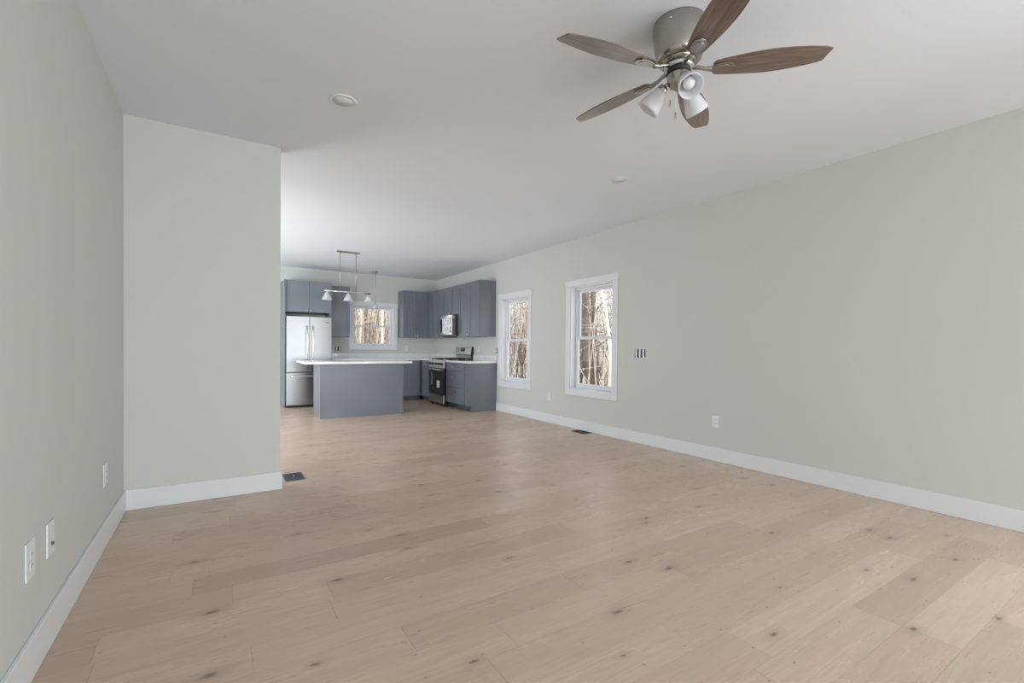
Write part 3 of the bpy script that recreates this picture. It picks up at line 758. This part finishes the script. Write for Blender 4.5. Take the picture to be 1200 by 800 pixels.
desc = ['grey-brown bare tree', 'tan bare tree', 'slim tan bare tree', 'stout dark bare tree', 'thin grey-brown bare sapling', 'thin tan leaning sapling', 'dark bare tree', 'slim pale birch']
used = [False]*len(protos)
def put(i, x, y, side, rz, sc):
    o = protos[i] if not used[i] else protos[i].copy()
    if used[i]: C.objects.link(o)
    used[i] = True
    o.location = (x, y, GZ-.02); o.rotation_euler.z = rz; o.scale = (sc, sc, sc)
    tag(o, '%s in the snowy woods %s' % (desc[i], side), 'tree', '%ss %s' % (desc[i], side))
rt = random.Random(21)
RS = 'beyond the right wall windows'; BS = 'behind the kitchen window'
special = [(3, 14.0, 15.34), (6, 10.4, 15.9)]
for k in range(105):
    x = 11+26*(rt.random()**.9); y = x*rt.uniform(.72, 1.95)
    put(rt.choice([0, 1, 2, 2, 3, 4, 4, 5, 5, 6, 7]), x, y, RS, rt.random()*6.28, rt.uniform(.8, 1.25))
for k in range(62):
    y = 15+22*rt.random(); x = y*rt.uniform(.10, .42)
    put(rt.choice([0, 1, 2, 2, 4, 5, 6, 7]), x, y, BS, rt.random()*6.28, rt.uniform(.8, 1.2))
o = tree(31, 13, .11, M['bark_dark'], bend=.1); o.location = (11.5, 12.55, GZ-.02); tag(o, 'stout dark tree trunk standing at the middle of the view through the near right window', 'tree')
def birch(name, pts, r0, label):
    b = MB(); b.tube(pts, [r0*(1-.5*i/(len(pts)-1)) for i in range(len(pts))], 10); q = b.build(name, M['birch']); tag(q, label, 'tree')
birch('birch_tree', [(9.2, 9.35, GZ-.02), (9.15, 9.33, 1.2), (9.1, 9.45, 2.2), (9.0, 9.75, 3.3), (8.9, 10.2, 4.6), (8.7, 10.9, 6.2), (8.4, 11.9, 8.2)], .05, 'pale birch curving left across the top of the near right window')
birch('birch_tree', [(4.85, 16, GZ-.02), (4.83, 16, 2.0), (4.86, 16.05, 4), (4.9, 16.1, 7)], .055, 'straight pale birch in the right half of the kitchen window')

def brush(name, label, n, fx, m, seed, hr=(.8, 5.5), rad=.012):
    rr = random.Random(seed); b = MB()
    for k in range(n):
        b.mi = int(rr.random() < .55); x, y = fx(rr); h = rr.uniform(*hr); a = rr.random()*2*PI; ln = rr.uniform(0, .45)
        p0 = Vector((x, y, GZ)); p2 = p0+Vector((math.cos(a)*ln*h, math.sin(a)*ln*h, h)); p1 = p0.lerp(p2, .5)+Vector((rr.uniform(-.2, .2), rr.uniform(-.2, .2), 0))
        b.tube([p0, p1, p2], [rad, rad*.8, rad*.4], 3, caps=False)
        for j in range(3):
            s0 = p1.lerp(p2, rr.random()); a2 = rr.random()*6.28; l2 = rr.uniform(.3, 1.1)
            b.tube([s0, s0+Vector((math.cos(a2)*l2, math.sin(a2)*l2, rr.uniform(-.1, .8)*l2))], [rad*.5, rad*.25], 3, caps=False)
    o = b.build(name, m); tag(o, label, 'brush'); o['kind'] = 'stuff'
    return o
def reg_r(rr):
    x = rr.uniform(10, 38); return x, x*rr.uniform(.72, 1.95)
def reg_b(rr):
    y = rr.uniform(16, 38); return y*rr.uniform(.08, .45), y
brush('underbrush', 'tangle of tan and brown twigs filling the woods beyond the right windows', 2500, reg_r, [M['twig'], M['twig_dark']], 1, rad=.016)
brush('underbrush', 'tangle of tan and brown twigs behind the kitchen window', 1500, reg_b, [M['twig'], M['twig_dark']], 3, rad=.017)
def litter(rr):
    x = rr.uniform(9, 30); return x, x*rr.uniform(.72, 1.95)
b = MB(); rr = random.Random(9)
for k in range(5000):
    x, y = litter(rr) if k % 3 else reg_b(rr); s = rr.uniform(.03, .10); a = rr.random()*6.28
    zz = GZ+rr.uniform(.01, .06)
    b.bm.faces.new([b.bm.verts.new((x+s*math.cos(a+q), y+s*math.sin(a+q), zz+rr.uniform(0, .05))) for q in (0, 1.4, 3.1, 4.6)])
o = b.build('leaf_litter', M['leaves']); tag(o, 'scattered dead brown leaves lying on the snow in the woods', 'leaves'); o['kind'] = 'stuff'
